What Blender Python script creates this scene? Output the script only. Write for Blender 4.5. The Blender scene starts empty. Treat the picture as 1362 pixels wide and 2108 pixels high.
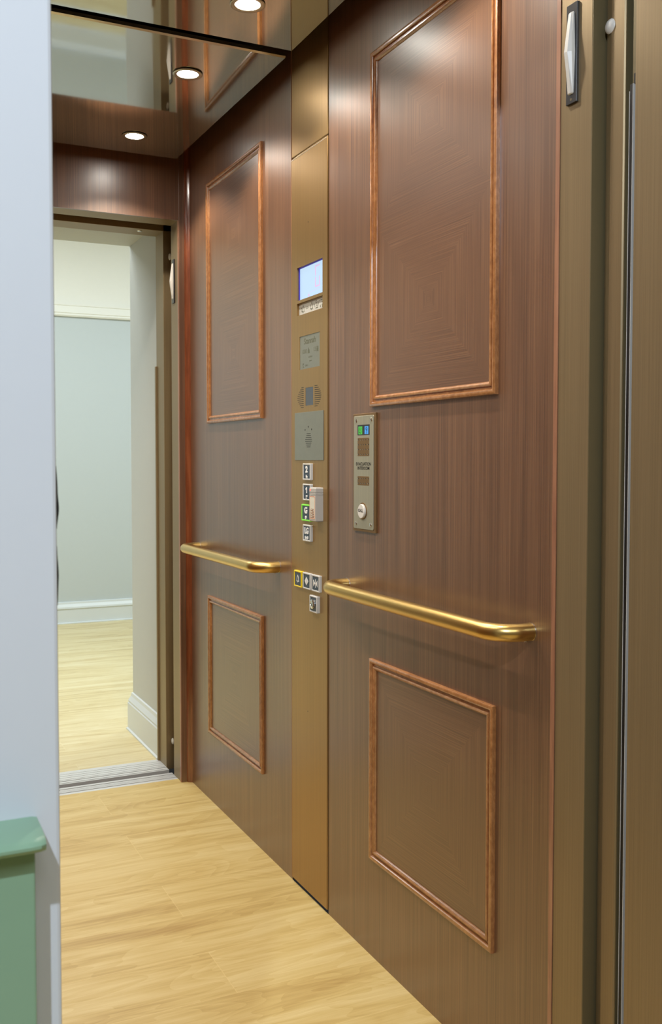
import bpy, bmesh, math, random
from mathutils import Matrix, Vector
random.seed(7)
S = bpy.context.scene
COL = S.collection
PI = math.pi

# ------------------------------------------------------------------ camera
cam_d = bpy.data.cameras.new('camera')
cam = bpy.data.objects.new('camera', cam_d); COL.objects.link(cam)
CAM = Vector((-1.0957, 0.0, 1.2)); YAW, PITCH, ROLL, FPX, SY = 0.4463, -0.0406, 0.0005, 2023.43, -25.55
F = Vector((math.sin(YAW)*math.cos(PITCH), math.cos(YAW)*math.cos(PITCH), math.sin(PITCH)))
R0 = Vector((math.cos(YAW), -math.sin(YAW), 0)); U0 = R0.cross(F)
R1 = R0*math.cos(ROLL) + U0*math.sin(ROLL); U1 = U0*math.cos(ROLL) - R0*math.sin(ROLL)
m = Matrix((R1, U1, -F)).transposed().to_4x4(); m.translation = CAM
cam.matrix_world = m
cam_d.sensor_fit = 'VERTICAL'; cam_d.sensor_height = 36.0; cam_d.sensor_width = 36.0*1362/2108
cam_d.lens = FPX*36.0/2108; cam_d.shift_y = SY/2108
cam_d.clip_start = 0.02
cam_d.dof.use_dof = True; cam_d.dof.focus_distance = 2.3; cam_d.dof.aperture_fstop = 16
S.camera = cam

# ------------------------------------------------------------------ exposure, world
S.view_settings.view_transform = 'Standard'; S.view_settings.look = 'None'
S.view_settings.exposure = 0.0; S.view_settings.gamma = 1.0; S.view_settings.use_curve_mapping = False
S.cycles.use_denoising = True
S.cycles.max_bounces = 10; S.cycles.diffuse_bounces = 5; S.cycles.glossy_bounces = 6
S.cycles.sample_clamp_indirect = 6.0
S.cycles.caustics_reflective = False; S.cycles.caustics_refractive = False
w = bpy.data.worlds.new('world'); S.world = w; w.use_nodes = True
w.node_tree.nodes['Background'].inputs[0].default_value = (0.9, 0.95, 1, 1)
w.node_tree.nodes['Background'].inputs[1].default_value = 0.02

# ------------------------------------------------------------------ lights
def light(name, kind, loc, power, color, target=None, parent=None, **kw):
    d = bpy.data.lights.new(name, kind); d.energy = power; d.color = color
    for k, v in kw.items(): setattr(d, k, v)
    o = bpy.data.objects.new(name, d); COL.objects.link(o); o.location = loc
    if target is not None:
        o.rotation_euler = (Vector(target)-Vector(loc)).to_track_quat('-Z', 'Y').to_euler()
    if parent: o.parent = parent
    return o
# lobby behind the lift: a ceiling of bright, slightly green-white panels
LOBBY = (0.86, 0.96, 1.0)
light('lobby_ceiling_lamp', 'AREA', (-0.5, 5.4, 2.96), 52, LOBBY, (-0.5, 5.4, 0), shape='RECTANGLE', size=1.6, size_y=1.6)
light('lobby_ceiling_lamp', 'AREA', (-3.0, 5.4, 2.96), 46, LOBBY, (-3.0, 5.4, 0), shape='RECTANGLE', size=1.6, size_y=1.6)
light('lobby_ceiling_lamp', 'AREA', (1.5, 5.5, 2.96), 33, LOBBY, (1.5, 5.5, 0), shape='RECTANGLE', size=1.0, size_y=1.0)
# hall in front of the lift: one downlight that throws the rail's shadow, one added soft fill with no visible source
light('hall_downlight', 'SPOT', (-1.68, -0.60, 2.62), 152, (0.76, 0.87, 1.0), (-1.1, 0.75, 0.95), spot_size=1.7, spot_blend=0.5, shadow_soft_size=0.025)
light('hall_fill', 'AREA', (-0.7, -1.1, 2.66), 26, (0.96, 0.97, 1.0), (-0.7, -1.1, 0), shape='RECTANGLE', size=1.4, size_y=1.0)

# ------------------------------------------------------------------ materials
def lin(r, g, b):
    f = lambda c: (c/255)/12.92 if c <= 10 else (((c/255)+0.055)/1.055)**2.4
    return (f(r), f(g), f(b), 1)
def mat(name):
    m = bpy.data.materials.new(name); m.use_nodes = True
    return m, m.node_tree.nodes, m.node_tree.links, m.node_tree.nodes['Principled BSDF']
def plain(name, col, rough=0.5, metal=0.0, emit=None, strength=0, mottling=0.03, coat=0.0):
    m, n, l, b = mat(name)
    b.inputs['Roughness'].default_value = rough; b.inputs['Metallic'].default_value = metal
    b.inputs['Coat Weight'].default_value = coat; b.inputs['Coat Roughness'].default_value = 0.15
    geo = n.new('ShaderNodeNewGeometry'); no = n.new('ShaderNodeTexNoise'); no.inputs['Scale'].default_value = 40
    l.new(geo.outputs['Position'], no.inputs['Vector'])
    mx = n.new('ShaderNodeMix'); mx.data_type = 'RGBA'
    c = Vector(col[:3])
    mx.inputs['A'].default_value = (*(c*(1-mottling)), 1); mx.inputs['B'].default_value = (*(c*(1+mottling)), 1)
    l.new(no.outputs['Fac'], mx.inputs['Factor']); l.new(mx.outputs['Result'], b.inputs['Base Color'])
    if emit:
        b.inputs['Emission Color'].default_value = emit; b.inputs['Emission Strength'].default_value = strength
    return m
def mapped(n, l, scale, coord=None):
    mp = n.new('ShaderNodeMapping'); mp.inputs['Scale'].default_value = scale
    if coord is None:
        g = n.new('ShaderNodeNewGeometry'); coord = g.outputs['Position']
    l.new(coord, mp.inputs['Vector']); return mp.outputs['Vector']
def noise(n, l, vec, detail=3, rough=0.6, dist=0.0, scale=1.0):
    t = n.new('ShaderNodeTexNoise'); t.inputs['Scale'].default_value = scale
    t.inputs['Detail'].default_value = detail; t.inputs['Roughness'].default_value = rough; t.inputs['Distortion'].default_value = dist
    l.new(vec, t.inputs['Vector']); return t.outputs['Fac']
def ramp(n, l, fac, stops):
    r = n.new('ShaderNodeValToRGB'); e = r.color_ramp.elements
    while len(e) < len(stops): e.new(0.5)
    for q, (p, c) in zip(e, stops): q.position = p; q.color = c
    l.new(fac, r.inputs['Fac']); return r.outputs['Color']
def math_node(n, l, op, a, b=None):
    k = n.new('ShaderNodeMath'); k.operation = op
    for i, v in enumerate((a, b)):
        if v is None: continue
        if isinstance(v, (int, float)): k.inputs[i].default_value = v
        else: l.new(v, k.inputs[i])
    return k.outputs[0]
VEN_D, VEN_M, VEN_L = lin(85, 56, 38), lin(111, 76, 53), lin(136, 98, 69)
WOOD_ROUGH = 0.37
def wood(name, sc=(260, 260, 2.2), cols=(VEN_D, VEN_M, VEN_L), rough=WOOD_ROUGH, coat=0.0):
    m, n, l, b = mat(name)
    f1 = noise(n, l, mapped(n, l, sc), 4, 0.65)
    f2 = noise(n, l, mapped(n, l, tuple(s*0.16 for s in sc)), 2, 0.5)
    f = math_node(n, l, 'ADD', math_node(n, l, 'MULTIPLY', f1, 0.72), math_node(n, l, 'MULTIPLY', f2, 0.28))
    l.new(ramp(n, l, f, [(0.34, cols[0]), (0.5, cols[1]), (0.66, cols[2])]), b.inputs['Base Color'])
    b.inputs['Roughness'].default_value = rough; b.inputs['Coat Weight'].default_value = coat
    b.inputs['Specular IOR Level'].default_value = 0.8; b.inputs['IOR'].default_value = 1.62; b.inputs['Coat Roughness'].default_value = 0.3
    bp = n.new('ShaderNodeBump'); bp.inputs['Strength'].default_value = 0.03; bp.inputs['Distance'].default_value = 0.001
    l.new(f1, bp.inputs['Height']); l.new(bp.outputs['Normal'], b.inputs['Normal'])
    return m
M = {}
M['veneer'] = wood('wood_veneer_vertical', coat=0.5)
M['mould'] = wood('moulding_wood', (160, 60, 60), (lin(146, 96, 54), lin(168, 113, 66), lin(190, 134, 84)), 0.22, 0.3)
M['bead'] = wood('red_bead_wood', (90, 90, 6), (lin(98, 48, 26), lin(124, 64, 36), lin(146, 84, 52)), 0.2, 0.4)
M['edge'] = wood('veneer_edge_wood', (120, 120, 8), (lin(150, 100, 75), lin(170, 118, 88), lin(184, 134, 104)), 0.35)
# quarter matched veneer: grain turns by the UV wedge
def quarter(name):
    m, n, l, b = mat(name)
    uv = n.new('ShaderNodeUVMap'); sp = n.new('ShaderNodeSeparateXYZ'); l.new(uv.outputs['UV'], sp.inputs['Vector'])
    au = math_node(n, l, 'ABSOLUTE', math_node(n, l, 'SUBTRACT', sp.outputs[0], 0.5))
    av = math_node(n, l, 'ABSOLUTE', math_node(n, l, 'SUBTRACT', sp.outputs[1], 0.5))
    hz = math_node(n, l, 'GREATER_THAN', av, au)
    g = n.new('ShaderNodeNewGeometry'); gs = n.new('ShaderNodeSeparateXYZ'); l.new(g.outputs['Position'], gs.inputs['Vector'])
    def comb(x, y):
        c = n.new('ShaderNodeCombineXYZ'); l.new(x, c.inputs[0]); l.new(y, c.inputs[1]); return c.outputs[0]
    vert = comb(math_node(n, l, 'MULTIPLY', au, 150.0), math_node(n, l, 'MULTIPLY', gs.outputs[2], 2.2))
    hori = comb(math_node(n, l, 'ADD', math_node(n, l, 'MULTIPLY', av, 140.0), 31.0), math_node(n, l, 'MULTIPLY', gs.outputs[1], 2.2))
    mv = n.new('ShaderNodeMix'); mv.data_type = 'VECTOR'
    l.new(hz, mv.inputs['Factor']); l.new(vert, mv.inputs['A']); l.new(hori, mv.inputs['B'])
    f1 = noise(n, l, mv.outputs['Result'], 4, 0.68)
    l.new(ramp(n, l, f1, [(0.27, VEN_D), (0.5, VEN_M), (0.73, VEN_L)]), b.inputs['Base Color'])
    b.inputs['Roughness'].default_value = WOOD_ROUGH; b.inputs['Specular IOR Level'].default_value = 0.8; b.inputs['IOR'].default_value = 1.62
    b.inputs['Coat Weight'].default_value = 0.5; b.inputs['Coat Roughness'].default_value = 0.3
    bp = n.new('ShaderNodeBump'); bp.inputs['Strength'].default_value = 0.04; bp.inputs['Distance'].default_value = 0.001
    l.new(f1, bp.inputs['Height']); l.new(bp.outputs['Normal'], b.inputs['Normal'])
    return m
M['quarter'] = quarter('quarter_matched_veneer')
def brushed(name, c, rough, sc=(500, 500, 2), var=0.10, metal=1.0):
    m, n, l, b = mat(name)
    f = noise(n, l, mapped(n, l, sc), 3, 0.6)
    cc = Vector(c[:3])
    l.new(ramp(n, l, f, [(0.3, (*(cc*(1-var)), 1)), (0.7, (*(cc*(1+var)), 1))]), b.inputs['Base Color'])
    b.inputs['Metallic'].default_value = metal
    r = math_node(n, l, 'ADD', math_node(n, l, 'MULTIPLY', f, 0.12), rough-0.06)
    l.new(r, b.inputs['Roughness'])
    return m
M['bronze'] = brushed('brushed_bronze_steel', lin(170, 138, 90), 0.36, metal=0.68)
M['bronze_jamb'] = brushed('brushed_bronze_jamb', lin(150, 130, 97), 0.45, metal=0.5)
M['brass'] = plain('satin_brass', lin(216, 182, 112), 0.30, 1.0, mottling=0.02)
M['mirror'] = brushed('dark_mirror_steel', lin(202, 201, 197), 0.05, (3, 3, 3), 0.02, metal=0.9)
M['alu'] = brushed('sill_aluminium', lin(222, 222, 222), 0.34, (1, 40, 1), 0.04, metal=0.3)
M['chrome'] = plain('chrome', lin(225, 225, 222), 0.15, 1.0)
M['steel'] = brushed('brushed_steel_plate', lin(176, 172, 152), 0.34, (300, 300, 2), 0.08, metal=0.5)
M['greysteel'] = brushed('grey_steel_plate', lin(148, 148, 136), 0.32, (60, 60, 60), 0.04, metal=0.6)
M['dark'] = plain('shadow_gap_black', lin(14, 12, 11), 0.7)
M['darkbronze_gapshade'] = plain('dark_bronze_and_gap_shade', lin(122, 110, 80), 0.45, 0.4)  # also carries the painted gap shade on the jamb and door backs
M['rubber'] = plain('black_rubber', lin(16, 15, 18), 0.5)
M['whitewall'] = plain('white_painted_plaster', lin(208, 213, 220), 0.7, mottling=0.01)
M['hallwall'] = plain('hall_wall_paint', lin(150, 148, 140), 0.8, mottling=0.01)
M['sage'] = plain('pale_sage_plaster', lin(190, 197, 199), 0.8, mottling=0.01)
M['cream'] = plain('cream_plaster', lin(232, 230, 222), 0.8, mottling=0.01)
M['beige'] = plain('warm_grey_plaster', lin(198, 199, 195), 0.6, mottling=0.01)
M['skirt'] = plain('white_gloss_trim', lin(214, 219, 222), 0.35, mottling=0.01)
M['green'] = plain('sage_green_eggshell', lin(132, 166, 140), 0.35, mottling=0.02)
M['roof'] = plain('car_roof_dark', lin(30, 24, 20), 0.8)
M['bezel'] = plain('grey_plastic_bezel', lin(206, 205, 202), 0.35)
M['slate'] = plain('slate_button_face', lin(52, 66, 82), 0.35)
M['white'] = plain('white_legend', lin(238, 238, 236), 0.4)
M['lime'] = plain('green_ring_plastic', lin(120, 205, 60), 0.4, emit=lin(110, 210, 50), strength=0.25)
M['yellow'] = plain('yellow_ring_plastic', lin(236, 206, 30), 0.35)
M['plastic'] = plain('reader_plastic', lin(184, 181, 176), 0.4)
M['label'] = plain('cream_label', lin(222, 220, 205), 0.5)
M['orange'] = plain('orange_print', lin(226, 150, 110), 0.5)
M['tan'] = plain('brown_print', lin(160, 120, 95), 0.5)
M['led'] = plain('red_led', lin(255, 90, 80), 0.3, emit=lin(255, 110, 95), strength=1.3)
M['ink'] = plain('black_print', lin(34, 32, 28), 0.5)
M['etch'] = plain('etched_print', lin(96, 98, 78), 0.5)
M['smoke'] = plain('smoked_window', lin(74, 78, 84), 0.25)
M['violet'] = plain('display_acrylic_edge', lin(70, 60, 150), 0.2, emit=lin(70, 60, 190), strength=0.35)
M['screen'] = plain('lit_display', lin(40, 55, 75), 0.3, emit=lin(202, 230, 255), strength=0.92)
M['segment'] = plain('pink_segment', lin(90, 55, 80), 0.3, emit=lin(234, 206, 246), strength=0.86)
M['offwhite'] = plain('indicator_strip', lin(206, 205, 198), 0.4)
M['pgreen'] = plain('green_pictogram', lin(70, 176, 72), 0.35, emit=lin(60, 170, 60), strength=0.3)
M['pblue'] = plain('blue_pictogram', lin(70, 150, 222), 0.35, emit=lin(60, 140, 220), strength=0.4)
M['lens'] = plain('white_lens', lin(226, 223, 216), 0.3)
M['black'] = plain('black_plastic', lin(40, 40, 44), 0.3)
M['grille'] = plain('brown_grille', lin(140, 110, 72), 0.4, 0.6)
M['lamp'] = plain('lit_lamp_glass', lin(255, 250, 240), 0.3, emit=(1.0, 0.95, 0.86, 1), strength=80)
M['lampring'] = plain('downlight_ring', lin(190, 184, 168), 0.25, 0.9)

def floor_mat(name, light_c, mid_c, dark_c, y0):
    m, n, l, b = mat(name)
    g = n.new('ShaderNodeNewGeometry')
    mp = n.new('ShaderNodeMapping'); mp.inputs['Location'].default_value = (0.35, -y0, 0)
    l.new(g.outputs['Position'], mp.inputs['Vector'])
    def brick(c1, c2, mo, ms):
        k = n.new('ShaderNodeTexBrick'); k.offset = 0.37; k.inputs['Scale'].default_value = 1.0
        k.inputs['Brick Width'].default_value = 1.52; k.inputs['Row Height'].default_value = 0.205
        k.inputs['Mortar Size'].default_value = ms; k.inputs['Mortar Smooth'].default_value = 0.2
        k.inputs['Color1'].default_value = c1; k.inputs['Color2'].default_value = c2; k.inputs['Mortar'].default_value = mo
        l.new(mp.outputs['Vector'], k.inputs['Vector']); return k
    rnd = brick((0, 0, 0, 1), (1, 1, 1, 1), (0.5, 0.5, 0.5, 1), 0.0)
    off = math_node(n, l, 'MULTIPLY', rnd.outputs['Color'], 37.0)
    def n4(scale, detail, dist, rough=0.6):
        t = n.new('ShaderNodeTexNoise'); t.noise_dimensions = '4D'
        t.inputs['Scale'].default_value = 1; t.inputs['Detail'].default_value = detail; t.inputs['Distortion'].default_value = dist
        t.inputs['Roughness'].default_value = rough
        l.new(mapped(n, l, scale), t.inputs['Vector']); l.new(off, t.inputs['W']); return t.outputs['Fac']
    a = n4((1.1, 9, 1), 4, 1.6); c = n4((3, 90, 1), 4, 0.3, 0.7); d = n4((0.8, 4.0, 1), 2, 1.5)
    ring = math_node(n, l, 'FRACT', math_node(n, l, 'MULTIPLY', d, 16.0))
    f = math_node(n, l, 'ADD', math_node(n, l, 'MULTIPLY', a, 0.64), math_node(n, l, 'MULTIPLY', c, 0.26))
    f = math_node(n, l, 'ADD', f, math_node(n, l, 'MULTIPLY', ring, 0.06))
    col = ramp(n, l, f, [(0.30, dark_c), (0.46, mid_c), (0.64, light_c)])
    seam = brick((0, 0, 0, 1), (0, 0, 0, 1), (1, 1, 1, 1), 0.0012)
    mx = n.new('ShaderNodeMix'); mx.data_type = 'RGBA'; mx.inputs['B'].default_value = (*[min(1, v*1.12) for v in light_c[:3]], 1)
    l.new(math_node(n, l, 'MULTIPLY', seam.outputs['Fac'], 0.28), mx.inputs['Factor']); l.new(col, mx.inputs['A'])
    l.new(mx.outputs['Result'], b.inputs['Base Color'])
    b.inputs['Roughness'].default_value = 0.42
    bp = n.new('ShaderNodeBump'); bp.inputs['Strength'].default_value = 0.05; bp.inputs['Distance'].default_value = 0.001
    l.new(c, bp.inputs['Height']); l.new(bp.outputs['Normal'], b.inputs['Normal'])
    return m
M['oak_overlit'] = floor_mat('overlit_oak_plank_vinyl', lin(226, 214, 176), lin(212, 194, 146), lin(182, 158, 108), 0.2)  # oak copy with the lobby's cool overexposure put into the colour
M['oak'] = floor_mat('oak_plank_vinyl', lin(230, 209, 152), lin(212, 185, 119), lin(184, 150, 87), 0.2)

# ------------------------------------------------------------------ builders
def put(o, mt, parent=None):
    COL.objects.link(o)
    if mt is not None: o.data.materials.append(M[mt])
    if parent is not None: o.parent = parent
    return o
def build(name, bm, mt, parent=None, smooth=False, angle=0.6):
    bmesh.ops.recalc_face_normals(bm, faces=bm.faces[:])
    me = bpy.data.meshes.new(name); bm.to_mesh(me); bm.free()
    if smooth:
        me.polygons.foreach_set('use_smooth', [True]*len(me.polygons))
        try: me.set_sharp_from_angle(angle=angle)
        except Exception: pass
    return put(bpy.data.objects.new(name, me), mt, parent)
def tag(o, label=None, cat=None, group=None, kind=None):
    if label: o['label'] = label
    if cat: o['category'] = cat
    if group: o['group'] = group
    if kind: o['kind'] = kind
    return o
def struct(o, label=None): return tag(o, label, kind='structure')
def wallframe(y, z, x=0.0):       # local (right, up, out) on a surface that faces -x
    return Matrix(((0, 0, -1, x), (-1, 0, 0, y), (0, 1, 0, z), (0, 0, 0, 1)))
def empty(name, mw):
    o = bpy.data.objects.new(name, None); COL.objects.link(o); o.empty_display_size = 0.05
    o.matrix_world = mw if isinstance(mw, Matrix) else Matrix.Translation(mw)
    return o
def box(bm, x0, x1, y0, y1, z0, z1, bev=0.0, seg=2):
    mtx = Matrix.Translation(((x0+x1)/2, (y0+y1)/2, (z0+z1)/2)) @ Matrix.Diagonal((abs(x1-x0), abs(y1-y0), abs(z1-z0), 1))
    r = bmesh.ops.create_cube(bm, size=1.0, matrix=mtx)
    if bev:
        es = list({e for v in r['verts'] for e in v.link_edges})
        bmesh.ops.bevel(bm, geom=es, offset=bev, segments=seg, affect='EDGES', profile=0.5)
    return bm
def B(*a, **k):
    bm = bmesh.new(); return box(bm, *a, **k)
def loft(bm, loops, close=True, cap0=True, cap1=True):
    rows = [[bm.verts.new(p) for p in lp] for lp in loops]
    n = len(rows[0])
    for a, b in zip(rows, rows[1:]):
        for i in range(n if close else n-1):
            j = (i+1) % n
            bm.faces.new((a[i], a[j], b[j], b[i]))
    if close and cap0: bm.faces.new(rows[0][::-1])
    if close and cap1: bm.faces.new(rows[-1])
    return bm
def rr(cx, cy, w, h, r, z, n=5):
    r = max(1e-5, min(r, w/2-1e-5, h/2-1e-5)); pts = []
    for qx, qy, a0 in ((1, 1, 0), (-1, 1, PI/2), (-1, -1, PI), (1, -1, 1.5*PI)):
        for k in range(n+1):
            a = a0 + k*PI/2/n
            pts.append((cx+qx*(w/2-r)+r*math.cos(a), cy+qy*(h/2-r)+r*math.sin(a), z))
    return pts
def plate(bm, cx, cy, w, h, r, z0, z1, bev=0.0006):
    return loft(bm, [rr(cx, cy, w, h, r, z0), rr(cx, cy, w, h, r, z1-bev), rr(cx, cy, w-2*bev, h-2*bev, max(r-bev, 1e-5), z1)])
def ring_plate(bm, cx, cy, w, h, r, wi, hi, ri, z0, z1, bev=0.0008):
    lo = [rr(cx, cy, w, h, r, z0), rr(cx, cy, w, h, r, z1-bev), rr(cx, cy, w-2*bev, h-2*bev, max(r-bev, 1e-5), z1),
          rr(cx, cy, wi+2*bev, hi+2*bev, ri, z1), rr(cx, cy, wi, hi, ri, z1-bev), rr(cx, cy, wi, hi, ri, z0)]
    return loft(bm, lo, cap0=False, cap1=False)
def lathe(bm, cx, cy, prof, n=32):
    lo = [[(cx+r*math.cos(2*PI*k/n), cy+r*math.sin(2*PI*k/n), z) for k in range(n)] for r, z in prof]
    return loft(bm, lo)
def prism(bm, pts, z0, z1):
    return loft(bm, [[(x, y, z0) for x, y in pts], [(x, y, z1) for x, y in pts]])
def holed(bm, x0, x1, y0, y1, holes, z0, z1):
    xs = sorted({x0, x1, *[h[0] for h in holes], *[h[1] for h in holes]})
    ys = sorted({y0, y1, *[h[2] for h in holes], *[h[3] for h in holes]})
    V = {}
    def v(x, y, z):
        k = (x, y, z)
        if k not in V: V[k] = bm.verts.new(k)
        return V[k]
    inside = lambda x, y: any(h[0] < x < h[1] and h[2] < y < h[3] for h in holes) or not (x0 < x < x1 and y0 < y < y1)
    for i in range(len(xs)-1):
        for j in range(len(ys)-1):
            a, b, c, d = xs[i], xs[i+1], ys[j], ys[j+1]; mx, my = (a+b)/2, (c+d)/2
            if inside(mx, my): continue
            bm.faces.new([v(a, c, z1), v(b, c, z1), v(b, d, z1), v(a, d, z1)])
            bm.faces.new([v(a, c, z0), v(a, d, z0), v(b, d, z0), v(b, c, z0)])
            e = 1e-7
            for (px, py, p, q) in ((a-1e-5, my, (a, c), (a, d)), (b+1e-5, my, (b, c), (b, d)), (mx, c-1e-5, (a, c), (b, c)), (mx, d+1e-5, (a, d), (b, d))):
                if inside(px, py): bm.faces.new([v(*p, z0), v(*q, z0), v(*q, z1), v(*p, z1)])
    return bm
def tube(bm, pts, r, n=20):
    pts = [Vector(p) for p in pts]; loops = []; up = Vector((0, 1, 0))
    for i, p in enumerate(pts):
        t = (pts[min(i+1, len(pts)-1)]-pts[max(i-1, 0)]).normalized()
        u = (up-t*up.dot(t)).normalized(); s = t.cross(u)
        loops.append([tuple(p+(u*math.cos(2*PI*k/n)+s*math.sin(2*PI*k/n))*r) for k in range(n)])
    return loft(bm, loops)
def stroke(bm, pts, wd, z0, z1):
    for (xa, ya), (xb, yb) in zip(pts, pts[1:]):
        d = Vector((xb-xa, yb-ya)); L = d.length
        if L < 1e-7: continue
        d /= L; nrm = Vector((-d.y, d.x))*wd/2; e = d*wd*0.3
        q = [(xa-e.x+nrm.x, ya-e.y+nrm.y), (xb+e.x+nrm.x, yb+e.y+nrm.y), (xb+e.x-nrm.x, yb+e.y-nrm.y), (xa-e.x-nrm.x, ya-e.y-nrm.y)]
        prism(bm, q, z0, z1)
    return bm
def text(name, s, size, mt, parent, a, b, h, sx=1.0, bold=0.0, depth=0.0002, align='CENTER'):
    c = bpy.data.curves.new(name, 'FONT'); c.body = s; c.size = size; c.align_x = align; c.align_y = 'CENTER'
    c.extrude = depth; c.offset = bold; c.resolution_u = 4
    t = bpy.data.objects.new(name, c); COL.objects.link(t)
    bpy.context.view_layer.update()
    me = bpy.data.meshes.new_from_object(t.evaluated_get(bpy.context.evaluated_depsgraph_get()))
    bpy.data.objects.remove(t)
    me.transform(Matrix.Translation((a, b, h)) @ Matrix.Diagonal((sx, 1, 1, 1)))
    return put(bpy.data.objects.new(name, me), mt, parent)

# ================================================================== STRUCTURE
ZT = 2.42                     # top of the car walls
YF, YR = 1.34, 3.50           # inner faces of the front and rear returns
# --- floors
struct(build('floor', B(-1.10, 0.0, 1.24, 3.543, -0.03, 0.0), 'oak'), 'oak plank floor of the lift car')
struct(build('floor', B(-4.5, 2.5, 3.81, 7.3, -0.03, 0.0), 'oak_overlit'), 'oak plank floor of the lobby beyond the lift, cool overexposure put into its colour')
struct(build('floor', B(-3.2, 1.5, -2.6, 1.14, -0.03, 0.0), 'oak'), 'floor of the hall in front of the lift')
# --- right car wall: two veneer boards left and right of the control strip
struct(build('wall_right', B(0.0, 0.02, YF-0.01, 2.3035, 0.0, ZT), 'veneer'), 'brown veneer wall board right of the control strip')
struct(build('wall_right', B(0.0, 0.02, 2.5425, YR+0.02, 0.0, ZT), 'veneer'), 'brown veneer wall board left of the control strip')
struct(build('wall_left', B(-1.12, -1.10, YF-0.01, YR+0.02, 0.0, ZT), 'veneer'), 'brown veneer wall on the unseen side of the car')
struct(build('wall_service', B(0.03, 0.04, 2.29, 2.56, 0.0, ZT), 'dark'), 'dark cavity behind the control strip')
# --- rear wall: lintel and returns
bm = bmesh.new()
box(bm, -1.063, -0.037, YR, YR+0.010, 2.07, ZT)
struct(build('wall_rear', bm, 'veneer'), 'brown veneer lintel board over the rear doorway')
struct(build('trim_1', B(-0.037, -0.0155, YR-0.004, YR+0.009, 0.0, ZT, bev=0.001), 'veneer'), 'narrow veneer return strip beside the rear doorway')
struct(build('trim_2', B(-0.0385, -0.0365, YR-0.001, YR+0.010, 0.0, 2.07), 'edge'), 'pale veneer edge line beside the rear doorway')
struct(build('wall_rear', B(-1.10, -1.063, YR, YR+0.010, 0.0, ZT), 'veneer'), 'veneer return on the left of the rear doorway')
bm = bmesh.new()
n = 14
pr = [(-0.0165, YR+0.006)] + [(-0.0165+0.0165*(0.5-0.5*math.cos(PI*k/n))*1.0 - 0.0035*math.sin(PI*k/n), YR+0.004-0.026*(k/n) + -0.004*math.sin(PI*k/n)) for k in range(n+1)] + [(0.001, YR+0.006)]
loft(bm, [[(x, y, 0.0) for x, y in pr], [(x, y, ZT) for x, y in pr]])
struct(build('trim_3', bm, 'bead', smooth=True, angle=0.9), 'reddish rounded wooden bead in the rear corner of the car')
# --- front return
bm = bmesh.new()
box(bm, -0.037, 0.0, YF-0.0095, YF, 0.0, ZT); box(bm, -1.10, -1.063, YF-0.0095, YF, 0.0, ZT); box(bm, -1.063, -0.037, YF-0.0095, YF, 2.07, ZT)
struct(build('wall_front', bm, 'veneer'), 'veneer returns and lintel round the front doorway')
struct(build('trim_4', B(-0.0385, -0.0365, YF-0.0095, YF+0.0003, 0.0, 2.07), 'edge'), 'pale pink veneer edge line beside the front bronze jamb')
# --- roof and mirror ceiling panels
struct(build('ceiling_roof', B(-1.12, 0.02, YF-0.01, YR+0.02, ZT, ZT+0.02), 'roof'), 'dark car roof above the ceiling panels')
def ceil_panel(y0, z0, x0, y1, z1, x1, label):      # the sheets hang very slightly out of level
    def solid(ya, za, xa, yb, zb, xb, th):
        bm = bmesh.new()
        loft(bm, [[(-1.1-xa, ya, za), (xa, ya, za), (xb, yb, zb), (-1.1-xb, yb, zb)],
                  [(-1.1-xa, ya, za+th), (xa, ya, za+th), (xb, yb, zb+th), (-1.1-xb, yb, zb+th)]])
        return bm
    o = struct(build('ceiling', solid(y0, z0, x0, y1, z1, x1, 0.014), 'mirror'), label)
    bm = bmesh.new(); loft(bm, [[(x, y0+0.0005, z0-0.0008), (x, y0-0.0035, z0+0.0034), (x, y0+0.0005, z0+0.0034)] for x in (-1.1-x0, x0)])
    build('edge_strip', bm, 'chrome', o)['label'] = 'thin bright front edge'
    return o
ceil_panel(1.40, 2.2835, -0.050, 2.418, 2.274, -0.054, 'near dark mirrored ceiling panel')
ceil_panel(2.499, 2.288, -0.038, 3.424, 2.266, -0.066, 'far dark mirrored ceiling panel with a bright front edge')
struct(build('trim_5', B(-1.0, -0.10, 2.38, 2.49, 2.33, 2.35), 'roof'), 'dark strip above the slot between ceiling panels')

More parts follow.
